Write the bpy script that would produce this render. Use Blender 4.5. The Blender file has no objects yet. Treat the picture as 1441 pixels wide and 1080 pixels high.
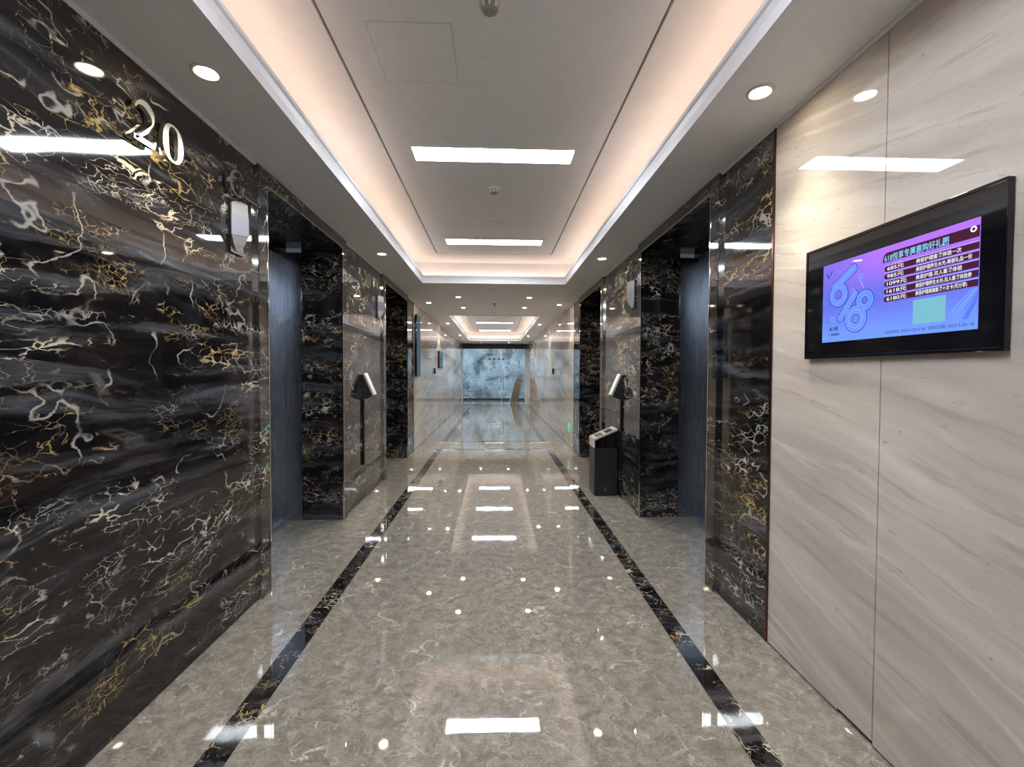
import bpy, bmesh, math
from mathutils import Vector, Matrix

# ------------------------------------------------------------------ camera, world, exposure
scene = bpy.context.scene
COL = scene.collection
XC = -0.0152            # corridor centre line
HW = 1.4295             # half width of the corridor
ZC = 2.651              # soffit height
ZT = 2.97               # raised tray ceiling height
cam_d = bpy.data.cameras.new('camera')
cam = bpy.data.objects.new('camera', cam_d)
COL.objects.link(cam)
cam_d.sensor_fit = 'HORIZONTAL'
cam_d.sensor_width = 36.0
cam_d.lens = 36.0 * 620.0 / 1441.0
cam_d.clip_start = 0.02
cam_d.clip_end = 100
r_ = Vector((0.99926385, -0.03819374, 0.00360611))
u_ = Vector((-0.00264421, 0.02520527, 0.9996788))
f_ = Vector((0.03827236, 0.99895242, -0.02508572))
cm = Matrix((r_, u_, -f_)).transposed().to_4x4()
cm.translation = (0, 0, 1.4)
cam.matrix_world = cm
scene.camera = cam

world = bpy.data.worlds.new('world')
scene.world = world
world.use_nodes = True
world.node_tree.nodes['Background'].inputs[0].default_value = (0.55, 0.65, 0.8, 1)
world.node_tree.nodes['Background'].inputs[1].default_value = 0.03

vs = scene.view_settings
vs.view_transform = 'Standard'
vs.look = 'None'
vs.gamma = 1.0
vs.use_curve_mapping = False
vs.exposure = 1.9
cy = scene.cycles
cy.max_bounces = 8
cy.diffuse_bounces = 4
cy.glossy_bounces = 5
cy.transmission_bounces = 6
cy.transparent_max_bounces = 8
cy.caustics_reflective = False
cy.caustics_refractive = False
cy.sample_clamp_indirect = 6.0
cy.use_denoising = True

PANEL_L = 10.5          # radiance of the ceiling light panels
COVE_L = 1.55           # radiance of the cove LED strips
SPOT_W = 15.0           # downlight power


# ------------------------------------------------------------------ material helpers
class NT:
    def __init__(self, name):
        self.m = bpy.data.materials.new(name)
        self.m.use_nodes = True
        self.t = self.m.node_tree
        self.b = self.t.nodes['Principled BSDF']
        self.out = self.t.nodes['Material Output']

    def n(self, kind, ins=None, **props):
        nd = self.t.nodes.new(kind)
        for k, v in props.items():
            setattr(nd, k, v)
        for k, v in (ins or {}).items():
            self.set(nd, k, v)
        return nd

    def set(self, nd, k, v):
        sock = nd.inputs[k]
        if isinstance(v, bpy.types.NodeSocket):
            self.t.links.new(v, sock)
        else:
            sock.default_value = v

    def math(self, op, a, b=0.0, c=None, clamp=False):
        nd = self.n('ShaderNodeMath', {0: a, 1: b}, operation=op, use_clamp=clamp)
        if c is not None:
            self.set(nd, 2, c)
        return nd.outputs[0]

    def vmath(self, op, a, b=(0, 0, 0)):
        return self.n('ShaderNodeVectorMath', {0: a, 1: b}, operation=op).outputs[0]

    def noise(self, vec, scale, detail=4, rough=0.5, dist=0.0, color=False):
        nd = self.n('ShaderNodeTexNoise', {'Vector': vec, 'Scale': scale, 'Detail': detail,
                                           'Roughness': rough, 'Distortion': dist})
        return nd.outputs['Color' if color else 'Fac']

    def edge(self, vec, scale, rnd=1.0):
        return self.n('ShaderNodeTexVoronoi', {'Vector': vec, 'Scale': scale, 'Randomness': rnd},
                      feature='DISTANCE_TO_EDGE').outputs['Distance']

    def smooth(self, v, a, b, lo=0.0, hi=1.0):
        return self.n('ShaderNodeMapRange', {0: v, 1: a, 2: b, 3: lo, 4: hi},
                      interpolation_type='SMOOTHSTEP').outputs[0]

    def mix(self, f, a, b):
        nd = self.n('ShaderNodeMix', data_type='RGBA')
        for i, v in ((0, f), (6, a), (7, b)):
            self.set(nd, i, v)
        return nd.outputs[2]

    def pos(self, expr_scale):
        p = self.n('ShaderNodeNewGeometry').outputs['Position']
        return self.vmath('MULTIPLY', p, expr_scale)

    def xyz(self):
        p = self.n('ShaderNodeNewGeometry').outputs['Position']
        s = self.n('ShaderNodeSeparateXYZ', {0: p})
        return s.outputs

    def comb(self, x, y, z):
        return self.n('ShaderNodeCombineXYZ', {0: x, 1: y, 2: z}).outputs[0]


def plain(name, color, rough=0.5, metal=0.0, spec=0.5, coat=0.0, emit=None, estr=0.0, aniso=0.0):
    k = NT(name)
    k.b.inputs['Base Color'].default_value = (*color, 1)
    k.b.inputs['Roughness'].default_value = rough
    k.b.inputs['Metallic'].default_value = metal
    k.b.inputs['Specular IOR Level'].default_value = spec
    k.b.inputs['Coat Weight'].default_value = coat
    if emit:
        k.b.inputs['Emission Color'].default_value = (*emit, 1)
        k.b.inputs['Emission Strength'].default_value = estr
    # faint mottling so that no surface is perfectly even
    if not emit:
        f = k.noise(k.pos((1, 1, 1)), 14, 3)
        c = k.mix(f, (*[x * 0.94 for x in color], 1), (*[min(1, x * 1.05) for x in color], 1))
        k.set(k.b, 'Base Color', c)
    return k.m


def black_marble(name, mode):
    """dark marble with gold and white chain veins in flowing bands"""
    k = NT(name)
    x, y, z = k.xyz()
    if mode == 'wall':
        u, v = k.math('ADD', x, y), z
    else:                      # floor strips: bands run across the strip
        u, v = x, k.math('MULTIPLY', y, 1.0)
    us = 0.42 if mode == 'wall' else 0.7
    base = k.comb(k.math('MULTIPLY', u, us), k.math('ADD', x, k.math('MULTIPLY', y, 0.05)), v)
    warp = k.vmath('SUBTRACT', k.noise(base, 2.6, 5, 0.55, color=True), (0.5, 0.5, 0.5))
    p1 = k.vmath('ADD', base, k.vmath('MULTIPLY', warp, (0.30, 0.1, 0.16)))
    s1 = k.n('ShaderNodeSeparateXYZ', {0: p1}).outputs
    # broad bands that decide where the chains run
    bandv = k.comb(k.math('MULTIPLY', s1[0], 0.55), 0.0, k.math('ADD', s1[2], k.math('MULTIPLY', s1[0], -0.10)))
    band = k.noise(bandv, 4.0 if mode == 'wall' else 7.0, 2, 0.5)
    bandf = k.smooth(band, 0.475, 0.55)
    # chain veins
    fine = k.vmath('SUBTRACT', k.noise(base, 16, 4, 0.6, color=True), (0.5, 0.5, 0.5))
    p2 = k.vmath('ADD', p1, k.vmath('MULTIPLY', fine, (0.060, 0.0, 0.062)))
    p2 = k.vmath('MULTIPLY', p2, (1.45, 0.0, 1.0))
    d1 = k.edge(p2, 23 if mode == 'wall' else 22, 1.0)
    wid = k.smooth(k.noise(base, 9, 2), 0.40, 0.74, 0.012, 0.105)
    vein1 = k.smooth(k.math('DIVIDE', d1, wid), 0.25, 1.0, 1.0, 0.0)
    brk = k.smooth(k.noise(p1, 15, 3), 0.42, 0.51)
    vein1 = k.math('MULTIPLY', k.math('MULTIPLY', vein1, bandf), brk, clamp=True)
    # finer secondary chains
    d2 = k.edge(k.vmath('ADD', p2, (3.7, 0, 1.3)), 38)
    vein2 = k.smooth(d2, 0.008, 0.045, 1.0, 0.0)
    sel2 = k.math('MULTIPLY', k.smooth(k.noise(bandv, 5.2, 3), 0.50, 0.58), k.smooth(k.noise(p1, 12, 3), 0.46, 0.55))
    vein2 = k.math('MULTIPLY', k.math('MULTIPLY', vein2, sel2), 0.75)
    # long thin cracks between the bands
    p3 = k.vmath('MULTIPLY', k.vmath('ADD', base, k.vmath('MULTIPLY', fine, (0.03, 0, 0.05))), (1.9, 0, 0.9))
    d3 = k.math('ABSOLUTE', k.math('SUBTRACT', k.noise(p3, 2.6, 3, 0.55), 0.5))
    vein3 = k.smooth(d3, 0.001, 0.0075, 1.0, 0.0)
    vein3 = k.math('MULTIPLY', k.math('MULTIPLY', vein3, k.smooth(k.noise(base, 6, 3), 0.49, 0.60)), 0.7)
    # smoky drifts
    sm = k.noise(k.vmath('MULTIPLY', p1, (0.9, 0, 3.2)), 3.1, 8, 0.62, 0.8)
    smoke = k.smooth(sm, 0.44, 0.80)
    col = k.mix(smoke, (0.006, 0.0055, 0.007, 1), (0.13, 0.135, 0.16, 1))
    br = k.smooth(k.noise(bandv, 3.3, 4), 0.52, 0.68)
    col = k.mix(k.math('MULTIPLY', br, 0.5), col, (0.045, 0.026, 0.02, 1))
    goldf = k.smooth(k.noise(base, 2.9, 3), 0.47, 0.58)
    vc = k.mix(goldf, (0.72, 0.64, 0.52, 1), (0.56, 0.40, 0.16, 1))
    vw = k.mix(k.noise(base, 6, 2), (0.45, 0.40, 0.34, 1), (0.75, 0.72, 0.66, 1))
    col = k.mix(vein2, col, k.mix(goldf, vw, (0.50, 0.36, 0.16, 1)))
    col = k.mix(vein3, col, (0.60, 0.58, 0.54, 1))
    col = k.mix(vein1, col, vc)
    k.set(k.b, 'Base Color', col)
    k.set(k.b, 'Roughness', k.smooth(k.noise(base, 5, 3), 0.3, 0.7, 0.025, 0.055))
    k.b.inputs['IOR'].default_value = 1.72
    # long-wave unevenness of the polish
    bmp = k.n('ShaderNodeBump', {'Strength': 0.06, 'Distance': 0.02, 'Height': k.noise(base, 3.0, 2)})
    k.set(k.b, 'Normal', bmp.outputs[0])
    return k.m


def cream_marble():
    k = NT('cream_marble')
    x, y, z = k.xyz()
    u = k.math('ADD', k.math('MULTIPLY', y, 0.97), k.math('MULTIPLY', z, 0.22))
    v = k.math('SUBTRACT', k.math('MULTIPLY', z, 0.97), k.math('MULTIPLY', y, 0.22))
    base = k.comb(k.math('MULTIPLY', u, 0.5), x, v)
    warp = k.vmath('SUBTRACT', k.noise(base, 2.2, 4, 0.5, color=True), (0.5, 0.5, 0.5))
    p = k.vmath('ADD', base, k.vmath('MULTIPLY', warp, (0.25, 0, 0.22)))
    lay = k.noise(k.vmath('MULTIPLY', p, (0.55, 0, 2.6)), 3.0, 7, 0.58)
    col = k.mix(k.smooth(lay, 0.30, 0.72), (0.57, 0.497, 0.455, 1), (0.77, 0.69, 0.642, 1))
    lay2 = k.noise(k.vmath('MULTIPLY', p, (0.4, 0, 3.0)), 6.5, 8, 0.66)
    col = k.mix(k.math('MULTIPLY', k.smooth(lay2, 0.53, 0.66), 0.65), col, (0.45, 0.388, 0.345, 1))
    st = k.edge(k.vmath('MULTIPLY', p, (0.55, 0, 2.0)), 2.3)
    stm = k.math('MULTIPLY', k.smooth(st, 0.0, 0.05, 1, 0), k.smooth(k.noise(base, 4, 3), 0.45, 0.65))
    col = k.mix(k.math('MULTIPLY', stm, 0.65), col, (0.86, 0.81, 0.76, 1))
    sp = k.smooth(k.noise(base, 42, 4, 0.7), 0.62, 0.72)
    col = k.mix(k.math('MULTIPLY', sp, 0.6), col, (0.40, 0.35, 0.30, 1))
    k.set(k.b, 'Base Color', col)
    k.b.inputs['Roughness'].default_value = 0.022
    k.b.inputs['IOR'].default_value = 1.55
    return k.m


def floor_marble():
    k = NT('grey_marble')
    x, y, z = k.xyz()
    rnd = k.n('ShaderNodeObjectInfo').outputs['Random']
    base = k.comb(x, y, 0.0)
    warp = k.vmath('SUBTRACT', k.noise(base, 4.0, 5, 0.6, color=True), (0.5, 0.5, 0.5))
    p = k.vmath('ADD', base, k.vmath('MULTIPLY', warp, (0.22, 0.22, 0)))
    mott = k.noise(p, 15.0, 9, 0.80)
    col = k.mix(k.smooth(mott, 0.34, 0.66), (0.205, 0.183, 0.160, 1), (0.42, 0.388, 0.345, 1))
    big = k.noise(base, 1.7, 4, 0.5)
    col = k.mix(k.math('MULTIPLY', k.smooth(big, 0.45, 0.7), 0.4), col, (0.30, 0.268, 0.228, 1))
    dk = k.smooth(k.noise(base, 55, 6, 0.75), 0.52, 0.66)
    col = k.mix(k.math('MULTIPLY', dk, 0.55), col, (0.15, 0.128, 0.105, 1))
    lt = k.smooth(k.noise(base, 75, 6, 0.75), 0.54, 0.68)
    col = k.mix(k.math('MULTIPLY', lt, 0.6), col, (0.52, 0.475, 0.42, 1))

    def ridge(vec, sc, det, w):
        d = k.math('ABSOLUTE', k.math('SUBTRACT', k.noise(vec, sc, det, 0.5), 0.5))
        return k.smooth(d, 0.0, w, 1, 0)
    m1 = k.smooth(k.noise(base, 4.5, 4, 0.6), 0.52, 0.62)
    v1 = k.math('MULTIPLY', ridge(p, 2.7, 4, 0.010), m1)
    m2 = k.smooth(k.noise(k.vmath('ADD', base, (4, 9, 0)), 6, 4, 0.6), 0.46, 0.56)
    v2 = k.math('MULTIPLY', ridge(k.vmath('ADD', p, (7.1, 2.2, 0)), 6.5, 4, 0.016), m2)
    m3 = k.smooth(k.noise(k.vmath('ADD', base, (14, 3, 0)), 9, 3, 0.6), 0.50, 0.58)
    d3 = k.edge(k.vmath('ADD', p, (1.3, 5.5, 0)), 9.0)
    v3 = k.math('MULTIPLY', k.smooth(d3, 0.002, 0.022, 1, 0), m3)
    col = k.mix(k.math('MULTIPLY', k.math('MAXIMUM', v2, v3), 0.6), col, (0.62, 0.57, 0.50, 1))
    col = k.mix(k.math('MULTIPLY', v1, 0.85), col, (0.78, 0.74, 0.68, 1))
    tone = k.math('ADD', k.math('MULTIPLY', rnd, 0.05), 0.975)
    col = k.vmath('MULTIPLY', col, k.comb(tone, tone, tone))
    k.set(k.b, 'Base Color', col)
    k.set(k.b, 'Roughness', k.smooth(k.noise(base, 7, 4), 0.3, 0.7, 0.015, 0.035))
    k.b.inputs['IOR'].default_value = 1.95
    return k.m


def feature_marble():
    """pale blue-grey picture marble behind the reception glass"""
    k = NT('feature_marble')
    x, y, z = k.xyz()
    base = k.comb(x, 0.0, z)
    warp = k.vmath('SUBTRACT', k.noise(base, 1.2, 6, 0.6, color=True), (0.5, 0.5, 0.5))
    p = k.vmath('ADD', base, k.vmath('MULTIPLY', warp, (0.9, 0, 0.9)))
    a = k.noise(p, 1.3, 6, 0.6)
    col = k.mix(k.smooth(a, 0.35, 0.65), (0.27, 0.32, 0.35, 1), (0.60, 0.66, 0.70, 1))
    g = k.smooth(k.noise(k.vmath('ADD', p, (3, 0, 5)), 1.0, 6, 0.6), 0.50, 0.60)
    col = k.mix(k.math('MULTIPLY', g, 0.75), col, (0.11, 0.14, 0.145, 1))
    e = k.smooth(k.edge(p, 1.5), 0.0, 0.07, 1, 0)
    e = k.math('MULTIPLY', e, k.smooth(k.noise(base, 2, 3), 0.45, 0.6))
    col = k.mix(k.math('MULTIPLY', e, 0.8), col, (0.05, 0.07, 0.08, 1))
    k.set(k.b, 'Base Color', col)
    k.b.inputs['Roughness'].default_value = 0.25
    return k.m


def brushed_steel(name, color, rough, aniso=0.85):
    k = NT(name)
    x, y, z = k.xyz()
    h = k.math('ADD', x, y)
    v = k.comb(k.math('MULTIPLY', h, 60.0), 0.0, k.math('MULTIPLY', z, 0.6))
    f = k.noise(v, 5, 4, 0.6)
    col = k.mix(f, (*[c * 0.8 for c in color], 1), (*[min(1, c * 1.15) for c in color], 1))
    k.set(k.b, 'Base Color', col)
    k.b.inputs['Metallic'].default_value = 1.0
    k.set(k.b, 'Roughness', k.smooth(f, 0.2, 0.8, rough * 0.85, rough * 1.15))
    k.b.inputs['Anisotropic'].default_value = aniso
    tan = k.n('ShaderNodeTangent', direction_type='RADIAL', axis='Z')
    k.set(k.b, 'Tangent', tan.outputs[0])
    k.b.inputs['Anisotropic Rotation'].default_value = ANISO_ROT
    return k.m


ANISO_ROT = 0.25


def glass_mat():
    k = NT('clear_glass')
    tr = k.n('ShaderNodeBsdfTransparent', {0: (0.88, 0.94, 0.965, 1)})
    gl = k.n('ShaderNodeBsdfGlossy', {'Color': (1, 1, 1, 1), 'Roughness': 0.01})
    fr = k.n('ShaderNodeFresnel', {'IOR': 1.5})
    mx = k.n('ShaderNodeMixShader', {0: fr.outputs[0], 1: tr.outputs[0], 2: gl.outputs[0]})
    k.t.links.new(mx.outputs[0], k.out.inputs[0])
    return k.m


def emit_mat(name, color, strength):
    k = NT(name)
    e = k.n('ShaderNodeEmission', {0: (*color, 1), 1: strength})
    k.t.links.new(e.outputs[0], k.out.inputs[0])
    return k.m


SCR = 0.29               # brightness of the lit screen prints


def screen_mat():
    """violet to blue display picture"""
    k = NT('display_picture')
    co = k.n('ShaderNodeTexCoord').outputs['Object']
    s = k.n('ShaderNodeSeparateXYZ', {0: co}).outputs
    top = k.smooth(s[2], 0.15, 0.31)
    right = k.smooth(s[0], 0.02, 0.35)
    f = k.math('MULTIPLY', top, k.math('ADD', k.math('MULTIPLY', right, 0.75), 0.25))
    f = k.math('ADD', f, k.math('MULTIPLY', k.noise(co, 9, 3), 0.12), clamp=True)
    col = k.mix(k.smooth(s[2], 0.0, 0.16), (0.16, 0.36, 1.0, 1), (0.13, 0.18, 0.86, 1))
    col = k.mix(f, col, (0.50, 0.19, 0.98, 1))
    st = k.n('ShaderNodeTexWave', {'Vector': k.vmath('ADD', co, k.vmath('MULTIPLY', co, (0, 0, 0))), 'Scale': 6.0,
                                   'Distortion': 0.6})
    e = k.n('ShaderNodeEmission', {0: col, 1: SCR})
    gl = k.n('ShaderNodeBsdfGlossy', {'Roughness': 0.02})
    fr = k.n('ShaderNodeFresnel', {'IOR': 1.4})
    ad = k.n('ShaderNodeMixShader', {0: fr.outputs[0], 1: e.outputs[0], 2: gl.outputs[0]})
    k.t.links.new(ad.outputs[0], k.out.inputs[0])
    return k.m


M = {}
M['bm'] = black_marble('black_gold_marble', 'wall')
M['bmf'] = black_marble('black_marble_strip', 'floor')
M['cream'] = cream_marble()
M['floor'] = floor_marble()
M['feature'] = feature_marble()
M['door'] = brushed_steel('brushed_steel_door', (0.38, 0.44, 0.53), 0.26)
M['jamb'] = brushed_steel('brushed_steel_jamb', (0.42, 0.47, 0.55), 0.10)
M['sill'] = brushed_steel('sill_steel', (0.45, 0.45, 0.45), 0.3, 0.3)
M['chrome'] = plain('polished_chrome', (0.80, 0.79, 0.77), 0.06, 1.0)
M['champagne'] = plain('champagne_steel_letters', (0.88, 0.84, 0.68), 0.24, 1.0)
M['trim_brown'] = plain('bronze_trim', (0.16, 0.07, 0.055), 0.18, 1.0)
M['paint'] = plain('ceiling_paint', (0.85, 0.865, 0.90), 0.55)
M['mould'] = plain('moulding_paint', (0.84, 0.84, 0.88), 0.4)
M['groove'] = plain('groove_shadow_gap', (0.22, 0.20, 0.19), 0.6)
M['seam'] = plain('hatch_joint', (0.62, 0.61, 0.60), 0.6)
M['core'] = plain('backing_board', (0.05, 0.05, 0.05), 0.8)
M['panel'] = emit_mat('light_panel_diffuser', (0.88, 0.95, 1.0), PANEL_L)
M['cove'] = emit_mat('warm_led_strip', (1.0, 0.68, 0.47), COVE_L)
M['lamp'] = emit_mat('warm_lamp_disc', (1.0, 0.88, 0.62), 25.0)
M['glass'] = glass_mat()
M['black'] = plain('black_plastic', (0.010, 0.010, 0.012), 0.25)
M['blackgloss'] = plain('black_gloss_panel', (0.006, 0.006, 0.008), 0.05)
M['blackmetal'] = plain('black_powder_coat', (0.022, 0.023, 0.026), 0.42)
M['whiteplastic'] = plain('white_plastic', (0.78, 0.77, 0.75), 0.4)
M['greyplastic'] = plain('grey_plastic', (0.30, 0.29, 0.28), 0.5)
M['lens'] = plain('frosted_lens', (0.62, 0.61, 0.60), 0.2)
M['lantern'] = plain('satin_aluminium', (0.30, 0.30, 0.34), 0.35, 0.6)
M['steel'] = plain('satin_steel', (0.62, 0.61, 0.59), 0.2, 1.0)
M['silver'] = plain('silver_paint', (0.74, 0.73, 0.72), 0.28, 0.35)
M['wood'] = plain('brown_board', (0.30, 0.19, 0.11), 0.5)
M['header'] = plain('dark_bronze_header', (0.028, 0.020, 0.020), 0.3)
M['white_panel'] = plain('white_post_paint', (0.86, 0.90, 0.93), 0.35)
M['green'] = plain('green_sign', (0.02, 0.42, 0.20), 0.3, emit=(0.05, 0.75, 0.35), estr=0.15)
M['sticker'] = plain('pale_green_sticker', (0.75, 0.88, 0.62), 0.5)
M['sticker_dark'] = plain('green_print', (0.35, 0.55, 0.33), 0.5)
M['screen'] = screen_mat()
M['bluescreen'] = emit_mat('blue_signage_picture', (0.16, 0.27, 0.34), 0.12)
M['greenscreen'] = plain('dark_green_glass', (0.03, 0.07, 0.06), 0.06)
M['ink_white'] = emit_mat('screen_white', (0.88, 0.92, 1.0), SCR)
M['ink_cyan'] = emit_mat('screen_cyan', (0.25, 0.62, 1.0), SCR)
M['ink_dark'] = emit_mat('screen_dark', (0.02, 0.03, 0.16), SCR)
M['ink_bar'] = emit_mat('screen_maroon_bar', (0.075, 0.016, 0.040), SCR)
M['ink_barlight'] = emit_mat('screen_pale_edge', (0.50, 0.42, 1.0), SCR)
M['ink_l1'] = emit_mat('screen_light_blue', (0.20, 0.36, 1.0), SCR)
M['ink_l2'] = emit_mat('screen_mid_blue', (0.11, 0.20, 0.86), SCR)
M['ink_l3'] = emit_mat('screen_deep_blue', (0.075, 0.10, 0.66), SCR)
M['ink_pale'] = emit_mat('screen_pale_cyan', (0.20, 0.50, 0.62), SCR)


# ------------------------------------------------------------------ mesh helpers
def box(bm, x0, x1, y0, y1, z0, z1):
    x0, x1 = min(x0, x1), max(x0, x1)
    y0, y1 = min(y0, y1), max(y0, y1)
    v = [bm.verts.new(c) for c in ((x0, y0, z0), (x1, y0, z0), (x1, y1, z0), (x0, y1, z0),
                                   (x0, y0, z1), (x1, y0, z1), (x1, y1, z1), (x0, y1, z1))]
    for q in ((0, 3, 2, 1), (4, 5, 6, 7), (0, 1, 5, 4), (1, 2, 6, 5), (2, 3, 7, 6), (3, 0, 4, 7)):
        bm.faces.new([v[i] for i in q])


def prism(bm, pts, axis, a, b):
    """extrude a 2-D outline along an axis; pts are the two other coordinates in x, y, z order"""
    def co(p, t):
        c = list(p)
        c.insert(axis, t)
        return c
    lo = [bm.verts.new(co(p, a)) for p in pts]
    hi = [bm.verts.new(co(p, b)) for p in pts]
    n = len(pts)
    bm.faces.new(lo)
    bm.faces.new(hi[::-1])
    for i in range(n):
        bm.faces.new((lo[i], hi[i], hi[(i + 1) % n], lo[(i + 1) % n]))
    bmesh.ops.recalc_face_normals(bm, faces=bm.faces[:])


def lathe(bm, prof, seg=24, axis='z', centre=(0, 0, 0)):
    """prof: list of (radius, height)"""
    rings = []
    for r, h in prof:
        if r < 1e-6:
            rings.append([(0, 0, h)])
        else:
            rings.append([(r * math.cos(2 * math.pi * i / seg), r * math.sin(2 * math.pi * i / seg), h) for i in range(seg)])
    vr = []
    for ring in rings:
        rr = []
        for (a, b, c) in ring:
            p = (a, b, c) if axis == 'z' else (a, c, b)
            rr.append(bm.verts.new((p[0] + centre[0], p[1] + centre[1], p[2] + centre[2])))
        vr.append(rr)
    for A, B in zip(vr, vr[1:]):
        for i in range(seg):
            j = (i + 1) % seg
            if len(A) == 1 and len(B) == 1:
                continue
            if len(A) == 1:
                bm.faces.new((A[0], B[i], B[j]))
            elif len(B) == 1:
                bm.faces.new((A[i], A[j], B[0]))
            else:
                bm.faces.new((A[i], A[j], B[j], B[i]))
    bmesh.ops.recalc_face_normals(bm, faces=bm.faces[:])


def obj(name, bm, mat, parent=None, bev=0.0, smooth=False, mats=None):
    if bev:
        bmesh.ops.bevel(bm, geom=bm.edges[:], offset=bev, segments=1, affect='EDGES', profile=0.5)
    me = bpy.data.meshes.new(name)
    bm.to_mesh(me)
    bm.free()
    for m_ in (mats or [mat]):
        me.materials.append(M[m_] if isinstance(m_, str) else m_)
    if smooth:
        for p in me.polygons:
            p.use_smooth = True
    o = bpy.data.objects.new(name, me)
    COL.objects.link(o)
    o.parent = parent
    return o


def bx(name, b, mat, parent=None, bev=0.0):
    bm = bmesh.new()
    box(bm, *b)
    return obj(name, bm, mat, parent, bev)


def empty(name, loc=(0, 0, 0), rz=0.0):
    o = bpy.data.objects.new(name, None)
    o.empty_display_size = 0.1
    COL.objects.link(o)
    o.location = loc
    o.rotation_euler = (0, 0, rz)
    return o


def tag(o, label, cat=None, group=None, kind=None):
    o['label'] = label
    if cat:
        o['category'] = cat
    if group:
        o['group'] = group
    if kind:
        o['kind'] = kind
    return o


def dup(root, loc, rz=None, label=None, group=None):
    r = root.copy()
    COL.objects.link(r)
    r.location = loc
    if rz is not None:
        r.rotation_euler = (0, 0, rz)
    if label:
        r['label'] = label
    if group:
        r['group'] = group
    for ch in list(root.children):
        c = ch.copy()
        COL.objects.link(c)
        c.parent = r
        for g in list(ch.children):
            d = g.copy()
            COL.objects.link(d)
            d.parent = c
    return r


def text_mesh(name, body, size, mat, parent, x, z, y=-0.0, extrude=0.0, align='LEFT', width=None, bold=0.0, shear=0.0, vcenter=True):
    """lettering in the local x-z plane, facing -y"""
    cu = bpy.data.curves.new(name, 'FONT')
    cu.body = body
    cu.size = size
    cu.extrude = extrude
    cu.offset = bold
    cu.shear = shear
    cu.align_x = 'LEFT'
    cu.resolution_u = 3
    t = bpy.data.objects.new(name, cu)
    COL.objects.link(t)
    dg = bpy.context.evaluated_depsgraph_get()
    me = bpy.data.meshes.new_from_object(t.evaluated_get(dg))
    bpy.data.objects.remove(t)
    bpy.data.curves.remove(cu)
    xs = [v.co.x for v in me.vertices]
    ys = [v.co.y for v in me.vertices]
    w = max(xs) - min(xs)
    h = max(ys) - min(ys)
    sx = (width / w) if width else 1.0
    x0 = min(xs)
    yc = (max(ys) + min(ys)) / 2 if vcenter else min(ys)
    off = {'LEFT': 0, 'CENTER': -w * sx / 2, 'RIGHT': -w * sx}[align]
    for v in me.vertices:
        v.co = Vector(((v.co.x - x0) * sx + off + x, y - v.co.z, v.co.y - yc + z))
    me.materials.clear()
    me.materials.append(M[mat])
    o = bpy.data.objects.new(name, me)
    COL.objects.link(o)
    o.parent = parent
    return o


def X(s, a):
    return XC + s * a


# ------------------------------------------------------------------ floor
YB, YG, YE = -3.2, 19.3, 22.2        # back wall, glass partition, far reception wall
G = 0.0002
SO, SI = 1.0493, 0.9445              # dark strip, outer and inner edge
bm = bmesh.new()
box(bm, X(1, -2.05), X(1, 2.05), YB - 0.2, YG, -0.12, -0.021)
box(bm, -4.2, 4.2, YG, YE + 0.3, -0.12, -0.021)
floor = obj('floor', bm, 'core')
tag(floor, 'polished grey marble floor with black marble border strips', kind='structure')


def slabs(name, x0, x1, ya, yb, step, mat):
    n = max(1, round((yb - ya) / step))
    st = (yb - ya) / n
    for i in range(n):
        bx(name, (min(x0, x1) + G, max(x0, x1) - G, ya + i * st + G, ya + (i + 1) * st - G, -0.02, 0.0), mat, floor)


fields = [(YB, 7.94), (8.97, 18.5)]
for s in (-1, 1):
    slabs('floor_slab', X(s, SO), X(s, HW + 0.03), YB, YG, 1.2, 'floor')
    for ya, yb in fields:
        slabs('border_strip', X(s, SI), X(s, SO), ya - (0.10 if ya > 0 else 0), yb + 0.10, 0.6, 'bmf')
for ya, yb in fields:
    slabs('floor_slab', X(1, -SI), X(1, SI), ya, yb, 1.6, 'floor')
slabs('floor_slab', X(1, -SO), X(1, SO), 8.04, 8.87, 0.83, 'floor')
slabs('floor_slab', X(1, -SO), X(1, SO), 18.6, YG, 0.7, 'floor')
for ya in (7.94, 8.87, 18.5):
    slabs('border_strip', X(1, -SI), X(1, 0), ya, ya + 0.10, 1, 'bmf')
    slabs('border_strip', X(1, 0), X(1, SI), ya, ya + 0.10, 1, 'bmf')
for i in range(7):
    slabs('floor_slab', -4.2 + 1.2 * i, -3.0 + 1.2 * i, YG, YE, 1.45, 'floor')

# ------------------------------------------------------------------ walls
DOORS = [(2.83, 4.19), (5.79, 7.22)]           # elevator openings along the corridor
ARCH = 0.105                                   # architrave width
ZS = 0.008


def wall_slab(parent, s, y0, y1, mat, z0=ZS, z1=ZC + 0.03, name='marble_slab', t=0.02):
    return bx(name, (X(s, HW), X(s, HW + t), y0 + 0.0008, y1 - 0.0008, z0, z1), mat, parent, bev=0.0012)


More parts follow.
